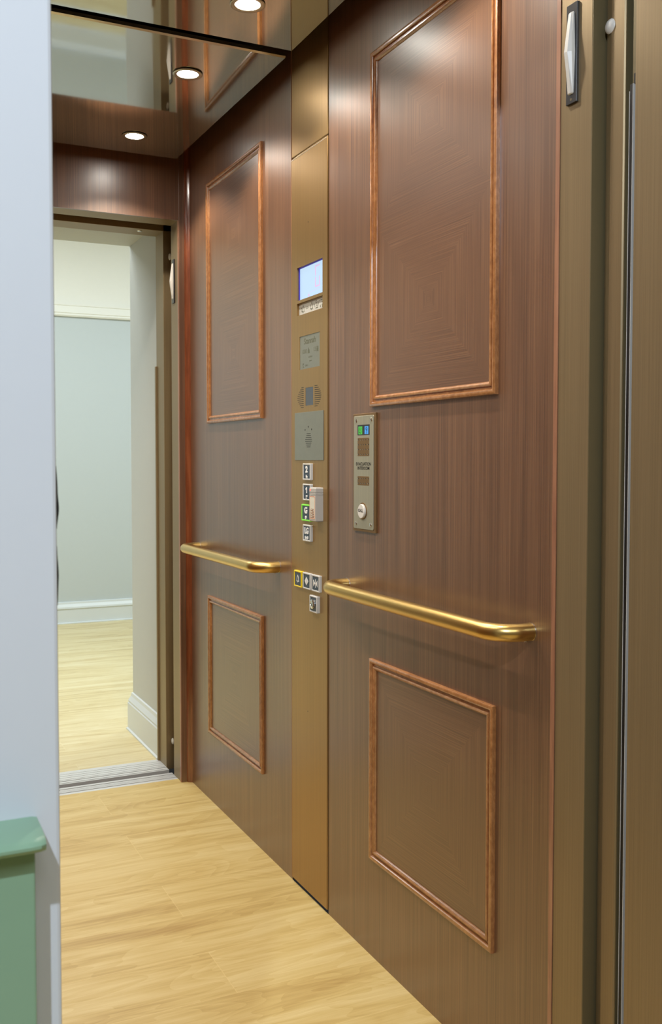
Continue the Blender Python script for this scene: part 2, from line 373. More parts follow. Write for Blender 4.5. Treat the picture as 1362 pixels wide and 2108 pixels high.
# --- entrances
def entrance(name, s, y0, d, label, ldx=-0.016):
    """d: depths outwards from y0: frame0, frame1, door0, door1, ldoor0, ldoor1, lframe0, lframe1"""
    root = tag(empty(name, (-0.5, y0, 0.0)), label, kind='structure')
    inv = Matrix.Translation((0.5, -y0, 0))
    Y = lambda k: sorted((y0+s*k[0], y0+s*k[1]))
    def part(nm, bm, mt, lab=None, smooth=False, parent=root):
        bm.transform(inv)
        o = build(nm, bm, mt, parent, smooth)
        if lab: o['label'] = lab
        return o
    f = Y((d[0], d[1])); c = Y((d[2], d[3])); ld = Y((d[4], d[5])); lf = Y((d[6], d[7]))
    XL, XR = -1.063, -0.037
    part('car_jamb', B(XR, 0.10, f[0], f[1], -0.01, 2.30, bev=0.0008), 'bronze_jamb')
    part('car_jamb', B(XL-0.10, XL, f[0], f[1], -0.01, 2.30), 'bronze_jamb')
    part('car_header', B(XL, XR, f[0], f[1], 2.07, 2.30, bev=0.0008), 'bronze_jamb')
    bm = bmesh.new(); ya, yb = y0+s*d[2], y0+s*d[3]
    pts = [(0.6, ya), (-0.011, ya), (-0.012, ya+s*0.001), (-0.0195, ya+s*0.020), (-0.0195, yb-s*0.002), (-0.0175, yb), (0.6, yb)]
    loft(bm, [[(x, y, z) for x, y in pts] for z in (0.006, 2.12)]); part('car_door_leaf', bm, 'bronze_jamb')
    part('car_door_back_shade', B(-0.0172, 0.55, *sorted((yb, yb+s*0.0015)), 0.006, 2.12), 'darkbronze_gapshade')  # thin strip, shade behind the door put into its dark colour
    part('jamb_back_shade', B(XR+0.0006, 0.09, *sorted((y0+s*d[1], y0+s*(d[1]+0.0015))), 0.0, 2.07), 'darkbronze_gapshade')  # strip added on the jamb end, gap shade painted in
    part('landing_door_leaf', B(ldx, 0.60, ld[0], ld[1], 0.006, 2.12, bev=0.0015), 'darkbronze_gapshade' if s < 0 else 'bronze_jamb')
    part('landing_jamb', B(XR, 0.06, lf[0], lf[1], -0.01, 2.12, bev=0.0012), 'bronze_jamb')
    part('landing_jamb', B(XL-0.06, XL, lf[0], lf[1], -0.01, 2.12, bev=0.0012), 'bronze_jamb')
    part('landing_header', B(XL-0.06, 0.06, lf[0], lf[1], 2.072, 2.20, bev=0.0012), 'bronze_jamb')
    g = Y((d[1], d[6]))
    part('slot_shade_cover', B(XL-0.1, 0.65, g[0], g[1], 2.26, 2.28), 'dark')  # black cover added to keep the slot above the doors dark
    part('door_track', B(XL, XR+0.03, c[0]+0.01, c[1]-0.01, 2.18, 2.22), 'darkbronze_gapshade')
    # sill: ribbed aluminium, car part and landing part with the running gap between
    def ribs(nm, flats, lab=None):
        pts = [(flats[0][0], -0.025)]
        for a, b, dp in flats: pts += [(a, 0.0), (b, 0.0), (b, -dp), (None, -dp)]
        pts = pts[:-2]
        for i, p in enumerate(pts):
            if p[0] is None: pts[i] = (pts[i+1][0], p[1])
        pts.append((flats[-1][1], -0.025))
        pts = [(y0+s*y, z) for y, z in pts]
        bm = bmesh.new(); loft(bm, [[(XL, y, z) for y, z in pts], [(XR+0.0, y, z) for y, z in pts]])
        return part(nm, bm, 'alu', lab)
    ribs('car_sill', [(0.043, 0.061, 0.008), (0.069, 0.0755, 0.002), (0.0775, 0.084, 0.002), (0.086, 0.0925, 0.002), (0.0945, 0.101, 0.010), (0.109, 0.124, 0.01)])
    ribs('landing_sill', [(0.163, 0.171, 0.008), (0.177, 0.193, 0.010), (0.200, 0.211, 0.0025), (0.2145, 0.233, 0.0025), (0.2365, 0.255, 0.0025), (0.2585, 0.277, 0.0025), (0.2805, 0.31, 0.01)])
    g2 = Y((0.124, 0.163))
    part('sill_gap', B(XL, XR+0.02, g2[0], g2[1], -0.03, -0.018), 'dark', 'dark running gap between the two sills')
    g3 = Y((0.0, 0.31))
    return root, part, (f, c, ld, lf)
rear, rp, rd = entrance('door_1', 1, YR, (0.0105, 0.096, 0.103, 0.148, 0.155, 0.196, 0.200, 0.305), 'bronze framed rear doorway of the lift with ribbed sill', 0.004)
front, fp, fd = entrance('door_2', -1, YF, (0.0095, 0.0866, 0.0915, 0.1416, 0.155, 0.183, 0.184, 0.29), 'bronze front doorway jambs of the lift at the right edge')
# rear door buffers (white buttons), header screw, edge strip
def buffer_at(part, x, y, z, r, name='door_buffer'):
    bm = bmesh.new(); lathe(bm, 0, 0, [(r*0.4, -0.02), (r*0.4, 0.0), (r, 0), (r*1.0, 0.0015), (r*0.8, 0.004), (r*0.35, 0.0055), (0.0002, 0.006)], 20)
    bm.transform(wallframe(y, z, x)); return part(name, bm, 'lens', 'round white buffer', smooth=True)
buffer_at(rp, -0.015, 3.683, 1.974, 0.013); buffer_at(rp, -0.015, 3.683, 0.104, 0.012)
buffer_at(fp, -0.018, 1.2325, 1.882, 0.0115)
bm = bmesh.new(); lathe(bm, 0, 0, [(0.010, 0), (0.010, 0.001), (0.007, 0.003), (0.0002, 0.0033)], 20)
bm.transform(Matrix.Translation((-0.119, 3.733, 2.072)) @ Matrix.Diagonal((1, 1, -1, 1))); rp('header_screw', bm, 'chrome', 'small bright screw head')
rp('edge_guard', B(-0.044, -0.036, 3.792, 3.806, 0.0, 1.565, bev=0.001), 'bronze_jamb', 'thin dark edge strip')
# folds and seals at the near entrance
fp('jamb_fold', B(-0.0385, -0.0365, 1.04, 1.136, 0.0, 2.12, bev=0.0006), 'bronze_jamb')
bm = bmesh.new(); box(bm, -0.0205, -0.0155, 1.1785, 1.1850, 0.01, 1.775); box(bm, -0.019, -0.0155, 1.174, 1.1785, 1.775, 1.79)
fp('door_seal', bm, 'rubber', 'black rubber door seal')
fp('seal_channel', B(-0.021, -0.0155, 1.1850, 1.1860, 0.01, 1.765), 'bezel', 'thin bright metal line'); fp('seal_channel', B(-0.021, -0.0155, 1.1775, 1.1785, 0.01, 1.775), 'bezel', 'thin bright metal line')

# --- lobby shell beyond
struct(build('wall_lobby_back', B(-4.5, 2.5, 7.30, 7.36, 0.0, 2.24), 'sage'), 'pale sage lobby wall below the picture rail')
struct(build('wall_lobby_back', B(-4.5, 2.5, 7.30, 7.36, 2.24, 3.0), 'cream'), 'cream lobby wall above the picture rail')
def profile_x(bm, x0, x1, pts):   # pts in (y, z)
    return loft(bm, [[(x0, y, z) for y, z in pts], [(x1, y, z) for y, z in pts]])
bm = bmesh.new(); profile_x(bm, -4.5, 2.5, [(7.30, 2.236), (7.280, 2.236), (7.272, 2.246), (7.276, 2.256), (7.270, 2.262), (7.280, 2.292), (7.286, 2.312), (7.280, 2.316), (7.280, 2.326), (7.30, 2.326)])
struct(build('trim_6', bm, 'cream', smooth=False), 'white picture rail on the lobby wall')
bm = bmesh.new(); profile_x(bm, -4.5, 2.5, [(7.30, 0.0), (7.262, 0.0), (7.262, 0.006), (7.276, 0.010), (7.276, 0.106), (7.270, 0.110), (7.272, 0.122), (7.284, 0.142), (7.286, 0.155), (7.30, 0.158)])
struct(build('baseboard_lobby', bm, 'skirt'), 'white skirting along the far lobby wall')
bm = bmesh.new()
box(bm, -0.020, 2.5, 3.806, 4.282, 0.0, 3.0); struct(build('wall_lobby_right', bm, 'beige'), 'warm grey wall reveal right of the rear doorway')
struct(build('wall_lobby_left', B(-4.5, -1.08, 3.806, 4.282, 0.0, 3.0), 'beige'), 'wall reveal left of the rear doorway')
struct(build('wall_lobby_over', B(-1.08, -0.020, 3.806, 4.282, 2.128, 3.0), 'beige'), 'wall and soffit above the rear doorway')
struct(build('wall_lobby_side', B(-4.56, -4.5, 3.806, 7.36, 0.0, 3.0), 'sage'), 'left end wall of the lobby')
struct(build('wall_lobby_end', B(2.5, 2.56, 3.806, 7.36, 0.0, 3.0), 'sage'), 'right end wall of the lobby')
struct(build('ceiling_lobby', B(-4.56, 2.56, 3.806, 7.36, 3.0, 3.05), 'cream'), 'lobby ceiling')
# reveal skirting with a return round the corner
bm = bmesh.new()
prof = [(0.0, 0.0), (0.026, 0.0), (0.026, 0.006), (0.020, 0.010), (0.020, 0.120), (0.0165, 0.124), (0.018, 0.132), (0.008, 0.152), (0.006, 0.165), (0.0, 0.168)]
loops = []
for (px, py, kx, ky) in ((-0.020, 3.806, -1, 0), (-0.020, 4.282, -1, 1), (0.60, 4.282, 0, 1)):
    loops.append([(px+kx*t, py+ky*t, z) for t, z in prof])
loft(bm, loops)
struct(build('baseboard_reveal', bm, 'skirt'), 'moulded skirting on the reveal beyond the rear doorway')

# --- hall shell in front, with the white wall at the left edge
WX, WY = -0.9636, 0.75
struct(build('wall_hall_left', B(-3.2, WX, WY, 1.05, 0.0, 2.7, bev=0.003), 'whitewall', smooth=False), 'cool white plaster wall at the left edge')
struct(build('wall_hall_right', B(-0.030, 1.5, WY, 1.05, 0.0, 2.7), 'whitewall'), 'white plaster wall right of the lift')
struct(build('wall_hall_over', B(WX, -0.030, WY, 1.05, 2.14, 2.7), 'whitewall'), 'white plaster wall above the lift entrance')
struct(build('wall_hall_back', B(-3.2, 1.5, -2.66, -2.6, 0.0, 2.7), 'hallwall'), 'hall wall behind the viewer')
struct(build('wall_hall_side', B(-3.26, -3.2, -2.66, 1.05, 0.0, 2.7), 'hallwall'), 'left hall wall')
struct(build('wall_hall_end', B(1.5, 1.56, -2.66, 1.05, 0.0, 2.7), 'hallwall'), 'right hall wall')
struct(build('ceiling_hall', B(-3.26, 1.56, -2.66, 1.05, 2.7, 2.75), 'whitewall'), 'hall ceiling')
# green dado: panelling and rail
dado = tag(empty('dado', (-1.6, WY, 0.0)), 'sage green painted dado with a rounded rail on the white wall', 'dado')
def dp(nm, bm, lab=None, smooth=False):
    bm.transform(Matrix.Translation((1.6, -WY, 0))); o = build(nm, bm, 'green', dado, smooth); return o
dp('panelling', B(-3.2, -0.9868, WY-0.030, WY, 0.0, 0.9215, bev=0.0015))
bm = bmesh.new()
prof = [(0.0, 0.9215), (0.040, 0.9215), (0.0455, 0.9230), (0.0480, 0.9260), (0.0480, 0.9282), (0.0455, 0.9305), (0.040, 0.9320), (0.022, 0.9332), (0.0, 0.9335)]
xs = [(-3.2, 0), (-0.992, 0), (-0.985, -0.001), (-0.981, -0.005)]
loft(bm, [[(x, WY-max(0, t+sh), z-(0.0008 if sh < -0.002 and z > 0.92 else 0)) for t, z in prof] for x, sh in xs])
dp('dado_rail', bm, smooth=True)
# dark ragged sealant at the wall's edge
bm = bmesh.new()
for z0, z1, wmax in ((1.090, 1.135, 0.0022), (1.148, 1.195, 0.0034)):
    loops = []
    for k in range(15):
        t = k/14; z = z1+(z0-z1)*t; wd = 0.0006+0.75*wmax*math.sin(PI*min(1, t*1.02)**1.3)*(0.8+0.2*math.sin(9*t+z0*50))
        loops.append([(WX-0.0005, WY+0.004, z), (WX+wd*0.7, WY+0.004, z), (WX+wd, WY+0.0075, z), (WX+wd*0.6, WY+0.011, z), (WX-0.0005, WY+0.011, z)])
    loft(bm, loops)
tag(build('sealant_strip', bm, 'rubber', smooth=True), 'ragged black strip of sealant on the edge of the white wall', 'sealant')

# ================================================================== WALL PANELS
YA, YB = (2.7598, 3.2737), (1.5533, 2.0633)
ZU, ZL = (1.3245, 2.1455), (0.2412, 0.7261)
MP = [(0, 0), (0, 0.0066), (0.0008, 0.0082), (0.003, 0.0094), (0.006, 0.0095), (0.009, 0.0085), (0.0108, 0.0060), (0.0112, 0.0030), (0.0165, 0.0030), (0.0168, 0.0058), (0.019, 0.0076), (0.0215, 0.0072), (0.024, 0.005), (0.026, 0.001), (0.026, 0.0)]
def wall_panel(ys, zs, squares, label):
    wd, ht = ys[1]-ys[0], zs[1]-zs[0]
    root = tag(empty('framed_wall_panel', wallframe((ys[0]+ys[1])/2, zs[0])), label, 'wall panel', 'framed veneer panels on the lift wall')
    bm = bmesh.new(); corners = [(-1, 0), (1, 0), (1, 1), (-1, 1)]
    rows = []
    for sx, top in corners:
        rows.append([bm.verts.new((sx*(wd/2-t), (ht-t) if top else t, h)) for t, h in MP])
    for i in range(4):
        a, b = rows[i], rows[(i+1) % 4]
        for k in range(len(MP)-1): bm.faces.new((a[k], b[k], b[k+1], a[k+1]))
    build('moulding', bm, 'mould', root, True, 0.5)
    bm = bmesh.new(); uvl = bm.loops.layers.uv.new('UVMap'); i = 0.0255
    step = (ht-2*i)/squares
    for q in range(squares):
        a0, a1, b0, b1 = -wd/2+i, wd/2-i, i+q*step, i+(q+1)*step
        fc = bm.faces.new([bm.verts.new((x, y, 0.0012)) for x, y in ((a0, b0), (a1, b0), (a1, b1), (a0, b1))])
        for lp, uv in zip(fc.loops, ((0, 0), (1, 0), (1, 1), (0, 1))): lp[uvl].uv = uv
    build('veneer_field', bm, 'quarter', root)
    return root
wall_panel(YB, ZU, 2, 'tall framed veneer panel above the evacuation intercom, right of the control strip')
wall_panel(YA, ZU, 2, 'tall framed veneer panel left of the control strip, above the far handrail')
wall_panel(YB, ZL, 1, 'low framed veneer panel below the near handrail')
wall_panel(YA, ZL, 1, 'low framed veneer panel below the far handrail')

# ================================================================== HANDRAILS
def handrail(y_far, y_near, z, label):
    c, r, rb = 0.067, 0.0165, 0.052
    root = tag(empty('handrail', wallframe((y_far+y_near)/2, z)), label, 'handrail', 'brass handrails on the lift wall')
    L = (y_far-y_near)/2; pts = [(-L, 0, 0.0), (-L, 0, (c-rb)*0.6)]
    for k in range(11):
        a = k/10*PI/2; pts.append((-L+rb-rb*math.cos(a), 0, c-rb+rb*math.sin(a)))
    pts += [(-L+rb+0.06*k, 0, c) for k in range(1, int((2*L-2*rb)/0.06))]
    for k in range(11):
        a = PI/2-k/10*PI/2; pts.append((L-rb+rb*math.cos(a), 0, c-rb+rb*math.sin(a)))
    pts += [(L, 0, (c-rb)*0.6), (L, 0, 0.0)]
    bm = bmesh.new(); tube(bm, pts, r, 28)
    build('rail', bm, 'brass', root, True, 1.0)
    for sx in (-1, 1):
        bm = bmesh.new(); lathe(bm, sx*L, 0, [(r+0.0005, 0.0), (r+0.0005, 0.0010), (r-0.001, 0.0012)], 28)
        build('collar', bm, 'chrome', root, True)
        bm = bmesh.new(); lathe(bm, 0, 0, [(0.0024, 0), (0.0024, 0.0012), (0.0012, 0.0014)], 12)
        bm.transform(Matrix.Translation((sx*L+0.003, -r+0.0006, 0.012)) @ Matrix.Rotation(PI/2, 4, 'X'))
        build('set_screw', bm, 'chrome', root)
    return root
handrail(2.1965, 1.448, 0.8868, 'near brass handrail right of the control strip')
handrail(3.3865, 2.644, 0.8868, 'far brass handrail left of the control strip')

# ================================================================== CONTROL STRIP
PC = 2.4226                                # centre line of the strip in y
cp = tag(empty('control_panel', wallframe(PC, 0.0)), 'full-height brushed bronze control panel with floor buttons and lit display', 'control panel')
A = lambda y: PC-y
holes = [(-0.078, 0.087, 1.636, 1.7255), (-0.078, 0.087, 1.595, 1.628), (A(2.4840), A(2.3530), 1.4460, 1.5360), (A(2.4440), A(2.3945), 1.3463, 1.3946)]
bm = bmesh.new(); holed(bm, -0.1180, 0.1165, 0.0107, 2.0308, holes, -0.006, 0.003)
bmesh.ops.bevel(bm, geom=[e for e in bm.edges if all(abs(v.co.z-0.003) < 1e-6 for v in e.verts) and (all(abs(v.co.x-0.1165) < 1e-6 for v in e.verts) or all(abs(v.co.y-2.0308) < 1e-6 for v in e.verts))], offset=0.0022, segments=3, affect='EDGES')
build('lower_faceplate', bm, 'bronze', cp)
build('upper_faceplate', B(-0.1180, 0.1165, 2.0345, 2.41, -0.006, 0.002, bev=0.0012), 'bronze', cp)
bm = bmesh.new(); loft(bm, [[(x, 2.0255, 0.0026), (x, 2.0260, 0.0038), (x, 2.0312, 0.0002), (x, 2.0312, -0.002)] for x in (-0.1178, 0.1130)])  # white strip standing in for lamp glare on the plate edge
build('top_edge_glare', bm, 'white', cp)['label'] = 'top edge of the lower faceplate, lamp glare put in as white'
build('side_return', B(-0.1182, -0.1166, 0.0107, 2.41, -0.02, 0.0034), 'edge', cp)['label'] = 'thin pale edge strip'
build('panel_gap_shade', B(-0.119, 0.1185, 0.0, 0.0107, -0.028, -0.022), 'dark', cp)['label'] = 'dark gap under the panel'  # black box painted as the shade in the gap below the panel
build('backing', B(-0.119, 0.1185, 0.0, 2.41, -0.028, -0.020), 'dark', cp)
# display
dsp = build('display', B(-0.078, 0.087, 1.636, 1.7255, -0.0055, -0.0045), 'screen', cp); dsp['label'] = 'lit pale blue display showing G'
bm = bmesh.new()
holed(bm, -0.0785, 0.0875, 1.6355, 1.726, [(-0.074, 0.0865, 1.6375, 1.7225)], -0.0045, -0.0020)
build('display_edge', bm, 'violet', dsp)
sg = []
bx0, bx1, bz0, bz1 = 0.0235, 0.0565, 1.6585, 1.7160; tz = 0.0042; zm = (bz0+bz1)/2; gp = 0.0012
bm = bmesh.new()
prism(bm, [(bx0+gp, bz1), (bx1, bz1), (bx1-tz*1.4, bz1-tz), (bx0+tz*1.4, bz1-tz)], -0.0045, -0.0042)
prism(bm, [(bx0+gp, bz0), (bx1-gp, bz0), (bx1-tz*1.4, bz0+tz), (bx0+tz*1.4, bz0+tz)], -0.0045, -0.0042)
prism(bm, [(bx0, bz1-gp), (bx0+tz*1.6, bz1-tz-gp), (bx0+tz*1.6, zm+2*gp), (bx0+tz*0.6, zm+gp)], -0.0045, -0.0042)
prism(bm, [(bx0, bz0+gp), (bx0+tz*1.6, bz0+tz+gp), (bx0+tz*1.6, zm-2*gp), (bx0+tz*0.6, zm-gp)], -0.0045, -0.0042)
prism(bm, [(bx1, bz0+gp), (bx1-tz*1.5, bz0+tz+gp), (bx1-tz*1.5, zm-2*gp), (bx1-tz*0.5, zm-gp)], -0.0045, -0.0042)
build('digit_segments', bm, 'segment', dsp)
bm = bmesh.new(); stroke(bm, [(-0.022, 1.6495), (0.060, 1.6535)], 0.0006, -0.0045, -0.0043); prism(bm, [(-0.020, 1.641), (-0.012, 1.641), (-0.012, 1.647), (-0.020, 1.647)], -0.0045, -0.0043)
build('display_line', bm, 'segment', dsp)
# indicator strip with bells
ind = build('indicator_strip', B(-0.078, 0.087, 1.595, 1.628, -0.0045, -0.0030), 'offwhite', cp); ind['label'] = 'pale strip with bell and load symbols'
def bell(bm, cx, cz, s, z0, z1, lw):
    stroke(bm, [(cx-1.0*s, cz-0.8*s), (cx-0.75*s, cz-0.5*s), (cx-0.6*s, cz+0.4*s), (cx-0.25*s, cz+0.9*s), (cx, cz+1.25*s), (cx+0.25*s, cz+0.9*s), (cx+0.6*s, cz+0.4*s), (cx+0.75*s, cz-0.5*s), (cx+1.0*s, cz-0.8*s), (cx-1.0*s, cz-0.8*s)], lw, z0, z1)
    lathe(bm, cx, cz-1.1*s, [(0.2*s, z0), (0.2*s, z1)], 8)
bm = bmesh.new(); zz = (-0.0030, -0.0027)
bell(bm, -0.050, 1.6105, 0.0085, *zz, 0.0013); stroke(bm, [(-0.064, 1.618), (-0.052, 1.604)], 0.0011, *zz); stroke(bm, [(-0.066, 1.613), (-0.058, 1.6035)], 0.0010, *zz)
for dx in (-0.030, -0.022): stroke(bm, [(dx, 1.6145), (dx+0.004, 1.6115), (dx, 1.6085)], 0.0009, *zz)
bell(bm, 0.006, 1.6115, 0.0085, *zz, 0.0013); stroke(bm, [(0.022, 1.616), (0.026, 1.6115), (0.022, 1.607)], 0.0009, *zz)
for cx, cz in ((0.036, 1.6185), (0.0385, 1.6065)):
    stroke(bm, [(cx+0.0045*math.cos(k*PI/4), cz+0.0035*math.sin(k*PI/4)) for k in range(9)], 0.0011, *zz)
stroke(bm, [(0.047, 1.608), (0.055, 1.622)], 0.0011, *zz); stroke(bm, [(0.031, 1.6025), (0.046, 1.6025)], 0.0011, *zz)
stroke(bm, [(0.063, 1.620), (0.077, 1.620), (0.077, 1.614), (0.071, 1.614)], 0.0014, *zz)
stroke(bm, [(0.064, 1.607), (0.061, 1.603), (0.066, 1.6)], 0.0014, *zz); stroke(bm, [(0.072, 1.608), (0.077, 1.605), (0.073, 1.601), (0.072, 1.606)], 0.0016, *zz)
build('bell_symbols', bm, 'etch', ind)
# rating plate
rpz = build('rating_plate', B(A(2.4840), A(2.3530), 1.4460, 1.5360, -0.0030, -0.0005), 'greysteel', cp); rpz['label'] = 'grey rating plate with etched lettering'; rpz.location.z = 0.0023
text('lettering', 'Stannah', 0.0225, 'etch', rpz, A(2.4176), 1.5195, -0.0005, 1.08, 0.0004)
text('lettering', '1000', 0.0165, 'etch', rpz, A(2.4537), 1.4925, -0.0005, 1.0)
text('lettering', '13', 0.0165, 'etch', rpz, A(2.3874), 1.4935, -0.0005, 1.0)
text('lettering', '63050', 0.0065, 'etch', rpz, A(2.4150), 1.4760, -0.0005, 1.5)
text('lettering', 'mm', 0.0065, 'etch', rpz, A(2.4135), 1.4660, -0.0005, 1.6)
text('lettering', 'UK\nCA', 0.0075, 'etch', rpz, A(2.4620), 1.4553, -0.0005, 1.1)
text('lettering', '2021', 0.0065, 'etch', rpz, A(2.4390), 1.4545, -0.0005, 1.5)
bm = bmesh.new(); cx = A(2.4262)
prism(bm, [(cx-0.0065, 1.4865), (cx+0.0065, 1.4865), (cx+0.0045, 1.4965), (cx-0.0045, 1.4965)], -0.0005, -0.0003)
stroke(bm, [(cx+0.0025*math.cos(k*PI/4), 1.4985+0.0025*math.sin(k*PI/4)) for k in range(9)], 0.001, -0.0005, -0.0003)
build('weight_symbol', bm, 'etch', rpz); bm = bmesh.new()
cx = A(2.3690)
for k in (-1, 0, 1):
    prism(bm, [(cx+k*0.0042-0.0016, 1.4865), (cx+k*0.0042+0.0016, 1.4865), (cx+k*0.0042+0.0016, 1.4965), (cx+k*0.0042-0.0016, 1.4965)], -0.0005, -0.0003)
    lathe(bm, cx+k*0.0042, 1.4988, [(0.0016, -0.0005), (0.0016, -0.0003)], 8)
build('person_symbol', bm, 'etch', rpz)
# camera window and speaker slots
build('camera_window', B(A(2.4440), A(2.3945), 1.3463, 1.3946, -0.0040, 0.0026), 'smoke', cp)['label'] = 'dark blue grey window'
for side in (-1, 1):
    bm = bmesh.new()
    for k in range(11):
        zc = 1.3965-k*0.0054 if side > 0 else 1.3962-k*0.0054
        L = (0.0145+0.028*math.sin(PI*(k+0.6)/11.2)) if side > 0 else (0.012+0.0305*math.sin(PI*(k+0.4)/11.2))
        a0 = 0.0375 if side > 0 else -0.0335
        plate(bm, a0+side*L/2, zc, L, 0.0017, 0.0008, 0.0028, 0.00315, 0.00005)
    build('speaker_slots', bm, 'ink', cp)
# intercom plate
ip = build('intercom_plate', plate(bmesh.new(), A(2.4200), 1.2638, 0.1865, 0.1305, 0.0005, 0.003, 0.0048, 0.0004), 'greysteel', cp); ip['label'] = 'square grey steel speaker plate'
bm = bmesh.new()
for k, hw in enumerate((0.0128, 0.0150, 0.0185, 0.0215, 0.0218, 0.0185, 0.0150, 0.0125)):
    plate(bm, A(2.4200), 1.2697-k*0.00505, 2*hw, 0.0018, 0.0008, 0.0046, 0.00495, 0.00004)
for y_, z_ in ((2.4215, 1.2886), (2.4427, 1.2806), (2.4006, 1.2810)): lathe(bm, A(y_), z_, [(0.0026, 0.0046), (0.0026, 0.00495)], 10)
build('speaker_slots', bm, 'ink', ip)
bm = bmesh.new()
stroke(bm, [(-0.014, 1.300), (-0.014, 1.3095), (0.018, 1.3095), (0.018, 1.300), (-0.014, 1.300)], 0.0010, 0.0047, 0.0049); stroke(bm, [(-0.006, 1.3095), (0.002, 1.3165), (0.012, 1.3095)], 0.0010, 0.0047, 0.0049)
build('worn_marking', bm, 'greysteel', ip)
for y_, z_ in ((2.4261, 1.8361), (2.4300, 0.5119)):
    bm = bmesh.new(); lathe(bm, A(y_), z_, [(0.0018, 0.0029), (0.0018, 0.0032)], 10); build('pin_hole', bm, 'ink', cp)
# push buttons
BRAILLE = {'2': ((0, 2), (0, 1), (1, 1), (1, 0)), '1': ((0, 2), (1, 2), (0, 0)), 'G': ((0, 2), (1, 2), (0, 1), (1, 1), (0, 0)), 'L': ((0, 2), (0, 1), (1, 1), (0, 0))}
def button(cy, cz, wd, ht, ring, label, depth=0.0075):
    a = A(cy); h0 = 0.003; h1 = h0+depth
    o = build('push_button', ring_plate(bmesh.new(), a, cz, wd, ht, 0.002, wd-0.0105, ht-0.0088, 0.0008, h0, h1, 0.0012), ring, cp); o['label'] = label
    build('button_face', plate(bmesh.new(), a, cz, wd-0.0109, ht-0.0092, 0.0008, h0, h1-0.0008, 0.0003), 'slate', o)
    return o, a, h1-0.0008
def legend(o, bm): build('legend', bm, 'white', o)
def floor_button(ch, cy, cz, wd, ring, label):
    o, a, h = button(cy, cz, wd, 0.0452, ring, label)
    if ch == '1':
        bm = bmesh.new(); prism(bm, [(a-0.0062, cz+0.0100), (a-0.0005, cz+0.0138), (a+0.0036, cz+0.0138), (a+0.0036, cz-0.0022), (a-0.0010, cz-0.0022), (a-0.0010, cz+0.0085), (a-0.0062, cz+0.0062)], h, h+0.0008)
        build('legend', bm, 'white', o)
    else:
        text('legend', ch, 0.0225, 'white', o, a, cz+0.0058, h, 1.22 if len(ch) == 1 else 0.98, 0.0011, 0.0008)
    bm = bmesh.new()
    groups = [('L' if c == 'L' else c) for c in ch]
    for gi, c in enumerate(groups):
        ox = a + (gi-(len(groups)-1)/2)*0.012
        for i, j in BRAILLE[c]: lathe(bm, ox+(i-0.5)*0.0058, cz-0.0135+(j-1)*0.0030, [(0.0026, h), (0.0022, h+0.0006), (0.0006, h+0.0009)], 8)
    build('braille', bm, 'white', o)
floor_button('2', 2.4220, 1.1671, 0.0512, 'bezel', 'grey rimmed floor button marked 2')
floor_button('1', 2.4220, 1.1120, 0.0512, 'bezel', 'grey rimmed floor button marked 1')
floor_button('G', 2.4270, 1.0563, 0.0590, 'lime', 'green rimmed floor button marked G')
floor_button('LG', 2.4222, 1.0013, 0.0505, 'bezel', 'grey rimmed floor button marked LG')
o, a, h = button(2.4822, 0.8706, 0.0520, 0.0452, 'yellow', 'yellow rimmed alarm button with a bell')
bm = bmesh.new(); bell(bm, a, 0.8708, 0.0078, h, h+0.0006, 0.0026); legend(o, bm)
o, a, h = button(2.4230, 0.8709, 0.0507, 0.0446, 'bezel', 'grey rimmed door open button')
bm = bmesh.new(); prism(bm, [(a-0.0115, 0.871), (a-0.001, 0.8820), (a-0.001, 0.8600)], h, h+0.0006); prism(bm, [(a+0.0115, 0.871), (a+0.001, 0.8600), (a+0.001, 0.8820)], h, h+0.0006); legend(o, bm)
o, a, h = button(2.3650, 0.8709, 0.0500, 0.0446, 'bezel', 'grey rimmed door close button')
bm = bmesh.new(); prism(bm, [(a-0.0125, 0.8800), (a-0.002, 0.871), (a-0.0125, 0.8620)], h, h+0.0006); prism(bm, [(a+0.0125, 0.8800), (a+0.0125, 0.8620), (a+0.002, 0.871)], h, h+0.0006)
stroke(bm, [(a, 0.8815), (a, 0.8605)], 0.0022, h, h+0.0006); legend(o, bm)
o, a, h = button(2.3752, 0.8144, 0.0480, 0.0452, 'bezel', 'grey rimmed key switch', 0.0095)
bm = bmesh.new(); lathe(bm, a+0.001, 0.8150, [(0.0125, h), (0.0125, h+0.0045), (0.0110, h+0.0055), (0.0085, h+0.0057), (0.0080, h+0.0046), (0.0002, h+0.0046)], 28)
kb = build('key_barrel', bm, 'chrome', o, True)
bm = bmesh.new(); lathe(bm, a+0.001, 0.8125, [(0.0026, h+0.0046), (0.0026, h+0.0050)], 12); box(bm, a+0.0002, a+0.0018, 0.8125, 0.8185, h+0.0046, h+0.0050)

build('legend', bm, 'ink', o)['label'] = 'dark keyhole'

# ================================================================== CARD READER
cr = tag(empty('card_reader', wallframe(2.3507, 1.0376, -0.003)), 'small grey box reader with a red light stuck over the floor buttons', 'card reader')
W_, H_, D_ = 0.0395, 0.0894, 0.0225
bm = bmesh.new()
def rings(lv):
    return [rr(0, 0, W_-2*i, D_*2-2*i, 0.0006, z, 3) for z, i in lv]
prof = [(0.0, 0.0015), (0.002, 0.0)]
for zg in (0.0668, 0.0706, 0.0744): prof += [(zg, 0.0), (zg+0.0004, 0.0009), (zg+0.0012, 0.0009), (zg+0.0016, 0.0)]
prof += [(0.0862, 0.0), (0.0894, 0.0022)]
lo = []
for z, i in prof:
    x0, x1, h1 = -W_/2+i, W_/2-i, D_-i
    lo.append([(x0, z, 0.0), (x1, z, 0.0), (x1, z, h1-0.0012), (x1-0.0012, z, h1), (x0+0.0012, z, h1), (x0, z, h1-0.0012)])
loft(bm, lo); build('body', bm, 'plastic', cr)
